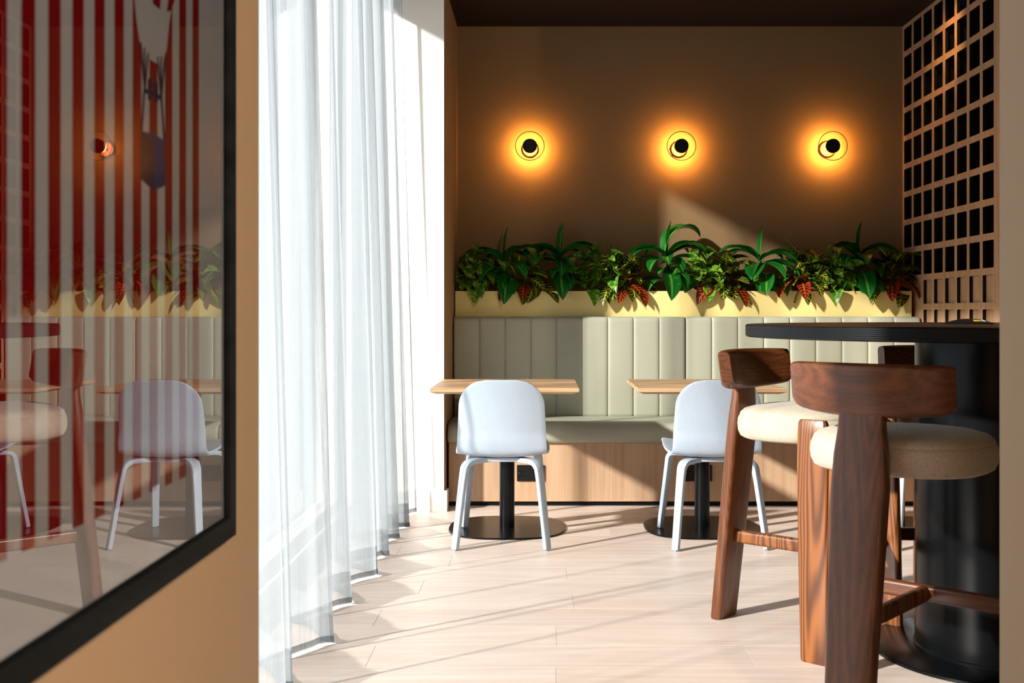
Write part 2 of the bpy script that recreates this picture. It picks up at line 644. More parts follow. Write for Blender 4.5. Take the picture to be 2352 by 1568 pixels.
# partition with the print, right pier, walls behind the camera
struct(build(MB().box(PX - 0.06, PX, -2.5, PY, 0, ZM), 'wall_left', M_tan))
struct(build(MB().box(0.8575, 2.6, 1.9, 2.06, 0, ZM), 'wall_pier', M_stone))
struct(build(MB().box(XR, XR + 0.1, 2.06, 5.55, 0, ZM), 'wall_right', M_tan))
GY0, GY1, GZ0, GZ1 = -2.2, 1.7, 0.1, 2.95
mb = MB()
mb.box(XR + 0.1, XR + 0.25, -2.5, GY0, 0, ZM)
mb.box(XR + 0.1, XR + 0.25, GY1, 1.9, 0, ZM)
mb.box(XR + 0.1, XR + 0.25, GY0, GY1, 0, GZ0)
mb.box(XR + 0.1, XR + 0.25, GY0, GY1, GZ1, ZM)
struct(build(mb, 'wall_side', M_stone))
fill_win = struct(empty('fill_window', (XR + 0.17, 0, 0)))  # unseen side window, added to throw daylight onto the print and partition
gy = [GY0, -0.9, 0.4, GY1]
for i in range(4):
    a = min(max(gy[i] - 0.025, GY0), GY1 - 0.05)
    build(MB().box(-0.03, 0.03, a, a + 0.05, GZ0, GZ1), 'window_frame', M_blackmat, fill_win)
    if i < 3:
        mb = MB().box(-0.004, 0.004, gy[i] + 0.05, gy[i + 1] - 0.05, GZ0, GZ1)
        mb.m = [1] * 6
        mb.m[5] = 0
        build(mb, 'pane', [M_pane, M_clear], fill_win)
RX0, RX1, RZ0, RZ1 = -0.3, 2.2, 0.1, 2.9
mb = MB()
mb.box(PX - 0.06, RX0, -2.65, -2.5, 0, ZM)
mb.box(RX1, 2.6, -2.65, -2.5, 0, ZM)
mb.box(RX0, RX1, -2.65, -2.5, 0, RZ0)
mb.box(RX0, RX1, -2.65, -2.5, RZ1, ZM)
struct(build(mb, 'wall_front', M_stone))
win2 = struct(empty('window_2', (0, -2.58, 0)))
mb = MB()
for a, c in ((RX0, RX0 + .05), ((RX0 + RX1) / 2 - .025, (RX0 + RX1) / 2 + .025), (RX1 - .05, RX1)):
    mb.box(a, c, -0.03, 0.03, RZ0, RZ1)
mb.box(RX0, RX1, -0.029, 0.029, RZ0, RZ0 + .05)
mb.box(RX0, RX1, -0.029, 0.029, RZ1 - .05, RZ1)
build(mb, 'window_frame', M_blackmat, win2)
for a, c in ((RX0 + .05, (RX0 + RX1) / 2 - .025), ((RX0 + RX1) / 2 + .025, RX1 - .05)):
    mb = MB().box(a, c, -0.004, 0.004, RZ0 + .05, RZ1 - .05)
    mb.m = [1] * 6
    mb.m[4] = 0
    build(mb, 'pane', [M_pane, M_clear], win2)

# ------------------------------------------------------------------ lattice screen on the right of the alcove
SC = empty('lattice_screen', (XR, 0, 0))
tag(SC, 'oak lattice screen with black square openings right of the wall lamps', 'screen')
PIT, CW, CHh = 0.179, 0.141, 0.143
ye = sorted([7.016 - PIT * k for k in range(8)] + [7.016 - PIT * k - CW for k in range(8)])
ye = [5.55] + ye + [YB - 0.002]
NR = 14
ze = sorted([2.911 - PIT * r for r in range(NR)] + [2.911 - PIT * r - CHh for r in range(NR)])
ze = [0.0] + ze + [ZC - 0.002]
holes = set()
for k in range(8):
    for r in range(NR):
        if r >= 9 and k < 2: continue
        yi = ye.index(7.016 - PIT * k - CW)
        zi = ze.index(2.911 - PIT * r - CHh)
        holes.add((yi, zi))
TH = 0.018
mb = MB()
for i in range(len(ye) - 1):
    for j in range(len(ze) - 1):
        if (i, j) in holes:
            a, c, d, e = ye[i], ye[i + 1], ze[j], ze[j + 1]
            r_ = 0.007
            # rounded corner fillets
            for (cy, cz, sy, sz) in ((a, d, 1, 1), (c, d, -1, 1), (c, e, -1, -1), (a, e, 1, -1)):
                pts = [(cy, cz)] + [(cy + sy * r_ * (1 - math.cos(q)), cz + sz * r_ * (1 - math.sin(q))) for q in [math.pi / 2 * h / 3 for h in range(4)]]
                mb.add([(0, p[0], p[1]) for p in pts], [tuple(range(5))], 0)
            mb.add([(0, a, d), (0, c, d), (0, c, e), (0, a, e), (TH, a, d), (TH, c, d), (TH, c, e), (TH, a, e)],
                   [(0, 1, 5, 4), (1, 2, 6, 5), (2, 3, 7, 6), (3, 0, 4, 7)], 1)
        else:
            a, c, d, e = ye[i], ye[i + 1], ze[j], ze[j + 1]
            mb.add([(0, a, d), (0, c, d), (0, c, e), (0, a, e)], [(0, 1, 2, 3)], 0)
            mb.add([(TH, a, d), (TH, c, d), (TH, c, e), (TH, a, e)], [(3, 2, 1, 0)], 1)
a, c, d, e = 5.55, YB - 0.002, 0, ZC - 0.002
mb.add([(0, a, d), (0, c, d), (0, c, e), (0, a, e), (TH, a, d), (TH, c, d), (TH, c, e), (TH, a, e)],
       [(0, 1, 5, 4), (1, 2, 6, 5), (2, 3, 7, 6), (3, 0, 4, 7)], 0)
build(mb, 'lattice_panel', [M_screen, M_blackmat], SC)
mb = MB()
mb.box(0.24, 0.26, 5.55, YB - 0.002, 0, ZC - 0.002)
mb.box(TH, 0.24, 5.55, 5.56, 0, ZC - 0.002)
build(mb, 'black_backing', M_blackmat, SC)
for k in range(9):
    y = 7.016 - PIT * k + 0.019
    build(MB().box(TH + 0.002, 0.20, y - 0.004, y + 0.004, 0.0, ZC - 0.004), 'black_fin', M_plastic, SC)
me = MB().box(0, 0.01, -0.004, CW + 0.004, -0.004, CHh + 0.004).mesh('niche_panel')
for k in range(2, 8):
    for r in range(9, NR):
        link('niche_panel', me, M_screen, SC, (TH + 0.001, 7.016 - PIT * k - CW, 2.911 - PIT * r - CHh))

# ------------------------------------------------------------------ sheer curtain
CU = empty('sheer_curtain', (-0.8, 4.0, 0))
tag(CU, 'floor-length pleated white sheer curtain hanging along the window', 'curtain')
crest = [1.25, 1.75, 2.25, 2.72, 3.20, 3.65, 4.15, 4.60, 4.95, 5.33, 5.60, 6.03]
cx_hem = [-.74, -.74, -.73, -.73, -.735, -.70, -.73, -.69, -.705, -.705, -.69, -.69]
rng = random.Random(8)
tro = [rng.uniform(-.93, -.87) for _ in crest]
NP = len(crest) - 1
per = 44


def smooth_interp(arr, p):
    i = min(int(p), len(arr) - 2)
    t = p - i
    return arr[i] + (arr[i + 1] - arr[i]) * t


def cpt(p, z, off=0.0):
    """p: fold parameter (integers are crests facing the room), z height"""
    h = z / 2.98
    i = min(int(p), NP - 1)
    t = p - i
    ca, cb_ = cx_hem[i] - 0.085 * h, cx_hem[min(i + 1, NP)] - 0.085 * h
    tr_ = tro[i] + 0.01 * h
    c = (1 - t) * ca + t * cb_
    w = 0.5 + 0.5 * math.cos(2 * math.pi * t)
    w = w ** 0.85 if w > 0 else 0
    x = tr_ + (c - tr_) * w
    y = smooth_interp(crest, p)
    y -= 0.055 * math.sin(4 * math.pi * t) * (0.65 + 0.35 * h)
    y += 0.02 * math.sin(3.1 * i + 2.6 * h) * math.sin(math.pi * t)
    x += 0.010 * math.sin(6 * math.pi * t + 1.7 * i + 1.5 * h) * (1 - 0.3 * h)
    x += 0.004 * math.sin(14 * math.pi * t + i * 2.3 + h)
    return (x + 0.8 + off, y - 4.0, z)


def curtain_mesh(zs, off=0.0, p0=0.0, p1=float(NP), name='c'):
    n = int((p1 - p0) * per) + 1
    vs, fs = [], []
    for z in zs:
        for i in range(n):
            vs.append(cpt(p0 + (p1 - p0) * i / (n - 1), z, off))
    for j in range(len(zs) - 1):
        for i in range(n - 1):
            fs.append((j * n + i, j * n + i + 1, (j + 1) * n + i + 1, (j + 1) * n + i))
    me = bpy.data.meshes.new(name)
    me.from_pydata(vs, [], fs)
    me.polygons.foreach_set('use_smooth', [True] * len(fs))
    return me


link('curtain_fabric', curtain_mesh([0.014 + 2.966 * i / 30 for i in range(31)], name='curtain_fabric'), M_sheer, CU)
link('bottom_hem', curtain_mesh([0.010, 0.021, 0.032], 0.0015, name='bottom_hem'), M_hem, CU)
M_sheer2 = sheer('sheer_double', (0.40, 0.43, 0.45, 1), 0.25, 0.4)
link('bottom_turn_up', curtain_mesh([0.03, 0.08, 0.13], -0.0015, name='bottom_turn_up'), M_sheer, CU)
link('side_hem', curtain_mesh([0.014 + 2.966 * i / 20 for i in range(21)], 0.001, NP - 0.09, float(NP), name='side_hem'), M_sheer2, CU)
build(MB().box(-0.02, 0.02, -2.8, 2.06, 2.985, 3.01), 'curtain_track', M_white, CU)

# ------------------------------------------------------------------ banquette
YF, YBK = 6.24, 6.67            # front of base, face of the back cushions
BX0, BX1 = NIBX + 0.006, XR - 0.012
BMID = 0.868
BQ = empty('banquette', ((BX0 + BX1) / 2, YF, 0))
tag(BQ, 'long sage leather banquette with channelled back and oak base', 'banquette')
ox = BQ.location.x
oy = BQ.location.y


def bq(mb, name, mat, parent=BQ, smooth=None):
    mb.v = [(x - ox, y - oy, z) for x, y, z in mb.v]
    return build(mb, name, mat, parent, smooth)


bq(MB().box(BX0 + 0.008, BX1, YF + 0.012, YF + 0.03, 0.028, 0.36), 'base_panel', M_oakpanel)
bq(MB().box(BX0, BX1, YF + 0.035, YF + 0.05, 0.0, 0.36), 'plinth', M_blackmat)
bq(MB().box(BX0, BX1, YF + 0.05, YBK + 0.11, 0.0, 0.355), 'carcass', M_blackmat)
for a, c in ((BX0 + 0.004, BMID - 0.001), (BMID + 0.001, BX1 - 0.004)):
    # cushion: extruded side profile with rounded nose
    prof = []
    nose = [(YF - 0.0, 0.362), (YF - 0.018, 0.372), (YF - 0.024, 0.395), (YF - 0.022, 0.425), (YF - 0.008, 0.452), (YF + 0.018, 0.470),
            (YF + 0.06, 0.478), (YF + 0.2, 0.481), (YF + 0.36, 0.479), (YBK + 0.002, 0.474), (YBK + 0.05, 0.46), (YBK + 0.05, 0.362)]
    cy = sum(p[0] for p in nose) / len(nose)
    rings = []
    for q, (dx, k) in enumerate(((0, .93), (.006, .965), (.016, .99), (.035, 1.0))):
        rings.append((a + dx, k))
    for dx, k in ((.035, 1.0), (.016, .99), (.006, .965), (0, .93)):
        rings.append((c - dx, k))
    mb = MB()
    czz = 0.41
    mb.loft([[(x, cy + (y - cy) * (1 - (1 - k) * .5), czz + (z - czz) * k) for y, z in nose] for x, k in rings])
    bq(mb, 'seat_cushion', M_leather, smooth=60)


def channel_mesh(w, h, d):
    """upholstered channel: bulged front, rounded edges, origin bottom-left-front"""
    ux = [0, .004, .012, .026, w / 2, w - .026, w - .012, w - .004, w]
    dep = [.008, .0042, .0017, .0005, 0, .0005, .0017, .0042, .008]
    zz = [(0, .012), (.006, .004), (.02, 0), (h - .03, 0), (h - .014, .004), (h - .004, .013), (h, .03)]
    mb = MB()
    n = len(ux)
    vs = []
    for z, dz in zz:
        for x, dd in zip(ux, dep):
            vs.append((x, dd + dz, z - (dd * 0.5 if z == h else 0)))
    fs = [(j * n + i, j * n + i + 1, (j + 1) * n + i + 1, (j + 1) * n + i) for j in range(len(zz) - 1) for i in range(n - 1)]
    o = len(vs)
    vs += [(x, d, 0) for x in ux] + [(x, d, h - dd * 0.5) for x, dd in zip(ux, dep)]
    k = (len(zz) - 1) * n
    fs += [(k + i, k + i + 1, o + n + i + 1, o + n + i) for i in range(n - 1)]
    fs += [(o + i, o + i + 1, i + 1, i) for i in range(n - 1)]
    fs += [(o + n + i, o + n + i + 1, o + i + 1, o + i) for i in range(n - 1)]
    for e in (0, n - 1):
        fs.append(tuple([j * n + e for j in range(len(zz))] + [o + n + e, o + e]))
    mb.add(vs, fs)
    return mb.mesh('channel', 50)


ZB0, ZB1 = 0.468, 1.078
for a, c in ((BX0 + 0.002, BMID - 0.003), (BMID + 0.003, BX1 - 0.002)):
    back = bq(MB().box(a, c, YBK + 0.085, YBK + 0.1, ZB0, ZB1 - 0.02), 'back_cushion', M_leather)
    w = (c - a) / 9
    me = channel_mesh(w, ZB1 - ZB0, 0.085)
    for i in range(9):
        link('channel', me, M_leather, back, (a + w * i - ox, YBK - oy, ZB0))
    mb = MB()
    for i in range(1, 9):
        x = a + w * i
        z = ZB0 + 0.02
        while z < ZB1 - 0.03:
            mb.box(x + 0.004, x + 0.0052, YBK + 0.0045, YBK + 0.0062, z, z + 0.0045)
            z += 0.0085
    st = bq(mb, 'stitching', M_thread, back)
    st['kind'] = 'stuff'

# sockets in the base
def socket(x, label):
    o = empty('power_socket', (x, YF + 0.012, 0.19))
    tag(o, label, 'socket', 'black sockets in the banquette base')
    build(MB().rbox(-0.078, 0.078, -0.009, -0.0003, -0.046, 0.046, 0.002, 2), 'plate', M_plastic, o)
    for s in (-1, 1):
        build(MB().rbox(s * 0.013 - 0.010, s * 0.013 + 0.010, -0.0125, -0.009, 0.012, 0.036, 0.0012, 1), 'rocker_switch', M_plastic, o)
        mb = MB()
        cx = s * 0.048
        mb.box(cx - .003, cx + .003, -0.0094, -0.0088, 0.004, 0.013)
        for q in (-1, 1):
            mb.box(cx + q * 0.012 - .0045, cx + q * 0.012 + .0045, -0.0094, -0.0088, -0.017, -0.012)
        build(mb, 'pin_holes', M_dark, o)
        build(MB().box(cx - 0.021, cx - 0.017, -0.0096, -0.0088, -0.001, 0.002), 'indicator_mark', M_silver, o)


socket(-0.07, 'black double socket behind the chair nearest the curtain')
socket(0.885, 'black double socket behind the middle chair and pedestal')

# ------------------------------------------------------------------ planter
YP = 6.785
PLT = empty('planter_box', (0.88, YP + 0.13, 1.0))
tag(PLT, 'long cream planter box on top of the banquette back', 'planter')
mb = MB()
px0, px1 = BX0 + 0.002 - 0.88, XR - 0.03 - 0.88
y0, y1 = -0.13, 0.13
mb.box(px0, px1, y0, y0 + 0.012, 0.0, 0.236)
mb.box(px0, px1, y1 - 0.012, y1, 0.0, 0.236)
mb.box(px0, px0 + 0.012, y0 + 0.012, y1 - 0.012, 0.0, 0.236)
mb.box(px1 - 0.012, px1, y0 + 0.012, y1 - 0.012, 0.0, 0.236)
mb.box(px0 + .012, px1 - .012, y0 + 0.012, y1 - 0.012, 0.0, 0.012)
build(mb, 'box', M_cream, PLT)
build(MB().box(px0 + .0125, px1 - .0125, y0 + .0125, y1 - .0125, 0.012, 0.205), 'soil', M_soil, PLT)
# carcass strip that carries it
build(MB().box(px0, px1, y0 + 0.002, y1, -1.0, -0.0005), 'support', M_blackmat, PLT)


# ------------------------------------------------------------------ wall lamps
def wall_lamp(x, label):
    d = 0.15
    o = empty('wall_lamp', (x, YB, 2.15))
    tag(o, label, 'lamp', 'amber wall lamps')

    def lat(prof):
        mb = MB().lathe(prof, 40)
        mb.v = [(a, -c, b_) for a, b_, c in mb.v]
        return mb
    build(lat([(0.050, 0.0005), (0.050, 0.022), (0.046, 0.026)]), 'wall_plate', M_brass, o, 40)
    build(lat([(0.012, 0.026), (0.012, d - 0.0105)]), 'stem', M_brass, o, 40)
    build(lat([(0.034, 0.098), (0.034, 0.102)]), 'light_disc', M_emit, o, 40)
    build(lat([(0.043, d - 0.010), (0.045, d - 0.008), (0.045, d + 0.012), (0.043, d + 0.014)]), 'black_cap', M_blackmat, o, 40)
    g = MB()
    n = 48
    vs = [(r_ * math.cos(2 * math.pi * q / n), y_, r_ * math.sin(2 * math.pi * q / n)) for r_, y_ in ((.0452, -d - .005), (.0895, -d - .005), (.0895, -d), (.0452, -d)) for q in range(n)]
    for e in range(4):
        g.add([], [])
    fs, ms_ = [], []
    for e in range(4):
        for q in range(n):
            q2 = (q + 1) % n
            fs.append((e * n + q, e * n + q2, ((e + 1) % 4) * n + q2, ((e + 1) % 4) * n + q))
            ms_.append(0 if e == 0 else 1)
    g.add(vs, fs)
    g.m = ms_
    gd = build(g, 'glass_disc', [M_pane, M_clear], o, 40)
    tor = MB()
    tor.loft([[((.0905 + .0028 * math.cos(w)) * math.cos(a), -d - .0025 + .0028 * math.sin(w), (.0905 + .0028 * math.cos(w)) * math.sin(a)) for w in [2 * math.pi * h / 8 for h in range(8)]] for a in [2 * math.pi * q / 64 for q in range(65)]], cap=False)
    build(tor, 'glass_rim', M_rim, gd, 60)
    ld = bpy.data.lights.new('lamp_light', 'AREA')
    ld.shape = 'DISK'
    ld.size = 0.08
    ld.energy = 7.4
    ld.color = (1.0, 0.43, 0.08)
    lo = bpy.data.objects.new('lamp_light', ld)
    COL.objects.link(lo)
    lo.parent = o
    lo.location = (0, -0.096, 0)
    lo.rotation_euler = (math.pi / 2, 0, 0)
    return o


wall_lamp((1217 - 1247) / 364.5, 'round amber wall lamp nearest the sheer curtain')
wall_lamp((1564.5 - 1247) / 364.5, 'middle one of the three round amber wall lamps')
wall_lamp((1911.5 - 1247) / 364.5, 'round amber wall lamp nearest the lattice screen')

# unseen globe pendant behind the viewer, added to warm and brighten the foreground
GP = empty('fill_pendant', (1.25, -0.4, ZM))
tag(GP, 'added warm globe pendant behind the viewer, fill for the foreground', 'fill lamp')
build(MB().lathe([(0.05, -0.02), (0.05, 0.0)], 24), 'ceiling_rose', M_blackmat, GP, 40)
build(MB().lathe([(0.003, -0.62), (0.003, -0.02)], 8), 'cord', M_blackmat, GP, 40)
gl = MB().lathe([(0.12 * math.sin(math.pi * i / 16) + .001, -0.74 - 0.12 * math.cos(math.pi * i / 16)) for i in range(17)], 32)
m, nt, b = new_mat('fill_glow')
b.inputs['Base Color'].default_value = (0.9, 0.85, 0.75, 1)
b.inputs['Emission Color'].default_value = (1.0, 0.79, 0.55, 1)
b.inputs['Emission Strength'].default_value = 6.0
build(gl, 'globe', m, GP, 60)
ld = bpy.data.lights.new('fill_light', 'POINT')
ld.energy = 185.0
ld.color = (1.0, 0.79, 0.55)
ld.shadow_soft_size = 0.03
lo = bpy.data.objects.new('fill_light', ld)
COL.objects.link(lo)
lo.parent = GP
lo.location = (0, 0, -0.90)

# recessed spotlight in the ceiling just out of the picture, aimed at the screen
SP = empty('ceiling_spotlight', (1.86, 5.85, ZM))
tag(SP, 'small black ceiling spotlight beside the lattice screen', 'spotlight')
build(MB().lathe([(0.03, -0.10), (0.034, -0.098), (0.034, -0.012), (0.045, -0.010), (0.045, 0.0)], 24), 'housing', M_blackmat, SP, 40)
ld = bpy.data.lights.new('spot_light', 'SPOT')
ld.energy = 34.0
ld.color = (1.0, 0.55, 0.2)
ld.spot_size = math.radians(44)
ld.spot_blend = 1.0
ld.shadow_soft_size = 0.03
lo = bpy.data.objects.new('spot_light', ld)
COL.objects.link(lo)
lo.parent = SP
lo.location = (0.0, 0, -0.14)
lo.rotation_euler = Vector((0.45, 0.42, -0.42)).to_track_quat('-Z', 'Y').to_euler()


# ------------------------------------------------------------------ cafe tables
def make_table():
    o = empty('cafe_table')
    # top: chamfered underside
    w = 0.358
    prof = [(w - .028, 0.712), (w - .001, 0.7225), (w, 0.724), (w, 0.7395), (w - .0015, 0.741)]
    mb = MB()
    mb.loft([[(sx * a, sy * a, z) for sx, sy in ((-1, -1), (1, -1), (1, 1), (-1, 1))] for a, z in prof])
    # faces: 4 per band; the upright band is ply edge
    for i in range(8, 12): mb.m[i] = 1
    build(mb, 'tabletop', [M_oaktop, M_plyedge], o)
    build(MB().lathe([(0.09, 0.700), (0.09, 0.7118)], 32), 'mounting_plate', M_black, o, 40)
    build(MB().lathe([(0.0385, 0.009), (0.0385, 0.700)], 32), 'pedestal', M_black, o, 40)
    n, r = 72, 0.297

    def sq(rr):
        pts = []
        for i in range(n):
            a = 2 * math.pi * i / n
            ca, sa = math.cos(a), math.sin(a)
            e = 2 / 2.7
            pts.append((rr * math.copysign(abs(ca) ** e, ca), rr * math.copysign(abs(sa) ** e, sa)))
        return pts
    mb = MB()
    mb.loft([[(x, y, z) for x, y in sq(r - d)] for d, z in ((.004, 0), (0, .003), (0, .007), (.003, .009))])
    build(mb, 'base_plate', M_black, o, 30)
    return o


tb = make_table()
TY = 5.625
tlabels = ['square oak cafe table by the curtain with its black pedestal base', 'square oak cafe table in the middle, partly behind the side-on stool', 'square oak cafe table hidden behind the front bar stool']
for i, x in enumerate((-0.184, 0.816, 1.816)):
    o = tb if i == 0 else copy_tree(tb)
    o.location = (x, TY, 0)
    tag(o, tlabels[i], 'table', 'oak cafe tables along the banquette')


# ------------------------------------------------------------------ pale blue chairs
def make_chair():
    o = empty('shell_chair')
    prof = catmull([(0, -.232, .790), (0, -.205, .68), (0, -.185, .56), (0, -.178, .485), (0, -.160, .438), (0, -.115, .420),
                    (0, -.03, .424), (0, .09, .440), (0, .185, .452), (0, .225, .448)], 12)
    # arc length
    s = [0.0]
    for i in range(1, len(prof)): s.append(s[-1] + (prof[i] - prof[i - 1]).length)
    tot = s[-1]
    nu = 16
    vs = []
    for i, p in enumerate(prof):
        d = s[i]
        if d < 0.37: W0 = 0.196 + 0.018 * (d / 0.37)
        else: W0 = 0.214 + 0.012 * math.sin(min(1, (d - 0.37) / 0.3) * math.pi)
        r = 0.125
        if d < r: W0 = W0 - r + math.sqrt(max(0, r * r - (r - d) ** 2))
        r2 = 0.07
        if tot - d < r2: W0 = W0 - r2 + math.sqrt(max(0, r2 * r2 - (r2 - (tot - d)) ** 2))
        back = max(0.0, min(1.0, 1 - (d - 0.26) / 0.16))
        for k in range(nu + 1):
            u = -1 + 2 * k / nu
            x = u * W0
            q = (x / 0.21) ** 2
            vs.append((x, p.y + 0.030 * q * back, p.z + 0.020 * q * (1 - back)))
    n = nu + 1
    fs = [(j * n + i, j * n + i + 1, (j + 1) * n + i + 1, (j + 1) * n + i) for j in range(len(prof) - 1) for i in range(nu)]
    mb = MB().add(vs, fs)
    sh = build(mb, 'shell', M_blue, o, 80)
    so = sh.modifiers.new('thickness', 'SOLIDIFY')
    so.thickness = 0.011
    so.offset = 0.0
    bv = sh.modifiers.new('edge', 'BEVEL')
    bv.width = 0.002
    bv.segments = 2
    bv.limit_method = 'ANGLE'
    bv.angle_limit = math.radians(50)
    # frame under the seat
    mb = MB().rbox(-0.075, 0.075, -0.12, 0.14, 0.393, 0.413, 0.006, 2)
    build(mb, 'seat_frame', M_blue, o, 40)
    for sx in (-1, 1):
        for sy in (-1, 1):
            if sy < 0:
                pts = [(sx * .05, -.060, .402), (sx * .105, -.115, .402), (sx * .150, -.160, .398), (sx * .170, -.182, .380), (sx * .178, -.193, .345), (sx * .192, -.215, .22), (sx * .2145, -.252, .006)]
                foot = 0.0
            else:
                pts = [(sx * .05, .085, .405), (sx * .105, .130, .405), (sx * .150, .165, .402), (sx * .168, .181, .384), (sx * .174, .190, .345), (sx * .186, .213, .22), (sx * .205, .255, .015)]
                foot = 0.009
            path = catmull(pts, 6)
            nn = len(path)
            sizes = [(0.056 - 0.020 * i / (nn - 1), 0.023 - 0.002 * i / (nn - 1)) for i in range(nn)]
            d = Vector((sx * .7, sy * .7, 0))
            side = Vector((-d.y, d.x, 0)).normalized()
            # keep the broad face turned to the diagonal
            mb = MB()
            sweep(mb, path, sizes, side, 0.004, 2)
            leg = build(mb, 'leg', M_blue, o, 45)
            e = path[-1]
            build(MB().lathe([(0.008, foot), (0.009, foot + .001), (0.009, foot + .007)], 12, (e.x, e.y)), 'foot_glide', M_glide, leg, 40)
    return o


ch = make_chair()
clabels = ['pale blue shell chair nearest the curtain, pushed up to a table', 'pale blue shell chair in the middle, partly behind the side-on stool', 'pale blue shell chair hidden behind the front bar stool']
for i, (x, y, a) in enumerate(((-0.194, 5.345, 0), (0.816, 5.345, 3.0), (1.86, 5.345, 0))):
    o = ch if i == 0 else copy_tree(ch)
    o.location = (x, y, 0)
    o.rotation_euler = (0, 0, math.radians(a))
    tag(o, clabels[i], 'chair', 'pale blue chairs')

# ------------------------------------------------------------------ bar table
BT = empty('bar_table', (1.475, 3.585, 0))
tag(BT, 'round black bar-height table on a thick black column', 'bar table')
mb = MB().lathe([(0.794, 1.026), (0.80, 1.030), (0.80, 1.063), (0.796, 1.067)], 128)
build(mb, 'tabletop', None, BT, 30)
m, nt, b = new_mat('black_oak_top')
v = coords(nt)
g = noise(nt, v, 7.0, 5, 0.6, (0.08, 1, 1))
g2 = noise(nt, v, 60.0, 3, 0.6, (0.02, 1, 1.0))
L(nt, ramp(nt, g, [(0.3, lin(34, 22, 14)), (0.7, lin(66, 44, 26))]), b.inputs['Base Color'])
b.inputs['Roughness'].default_value = 0.34
bump(nt, b, g2, 0.25, 0.002)
m2, nt, b = new_mat('black_ribbed_edge')
v = coords(nt)
sp = N(nt, 'ShaderNodeSeparateXYZ')
L(nt, v, sp.inputs[0])
rb = math_n(nt, 'SINE', math_n(nt, 'MULTIPLY', sp.outputs[2], 6.283 * 170))
L(nt, mixc(nt, math_n(nt, 'MULTIPLY_ADD', rb, .5, .5), lin(8, 10, 12), lin(17, 20, 23)), b.inputs['Base Color'])
b.inputs['Roughness'].default_value = 0.5
b.inputs['Specular IOR Level'].default_value = 0.2
bump(nt, b, rb, 0.3, 0.001)
top = BT.children[0]
top.data.materials.append(m2)
top.data.materials.append(m)
for p in top.data.polygons:
    if p.normal.z > 0.9: p.material_index = 1
build(MB().lathe([(0.247, 0.0125), (0.247, 1.0255)], 96), 'column', M_black, BT, 40)
build(MB().lathe([(0.252, 0.0125), (0.252, 0.020), (0.2475, 0.024)], 96), 'column_collar', M_black, BT, 40)
build(MB().lathe([(0.388, 0), (0.390, 0.002), (0.390, 0.010), (0.387, 0.012)], 96), 'base_plate', M_black, BT, 40)

# low black pod on the bar table
PD = empty('charging_pod', (1.452, 3.74, 1.067))
tag(PD, 'flat black pod with yellow mark lying on the bar table', 'charging pod')
build(MB().lathe([(0.078, 0.0003), (0.080, 0.004), (0.060, 0.010), (0.030, 0.017), (0.012, 0.018)], 40), 'body', M_plastic, PD, 50)
def pod_mark(name, mat, ang):
    mb = MB().add([(-.010, -.0586, .0112), (.010, -.0586, .0112), (.010, -.0455, .0145), (-.010, -.0455, .0145),
                   (-.010, -.0586, .0095), (.010, -.0586, .0095), (.010, -.0455, .0128), (-.010, -.0455, .0128)],
                  [(0, 1, 2, 3), (7, 6, 5, 4), (0, 4, 5, 1), (1, 5, 6, 2), (2, 6, 7, 3), (3, 7, 4, 0)])
    build(mb, name, mat, PD, None, None, (0, 0, math.radians(ang)))
pod_mark('yellow_mark', M_yellow, 8)
pod_mark('silver_mark', M_silver, 48)


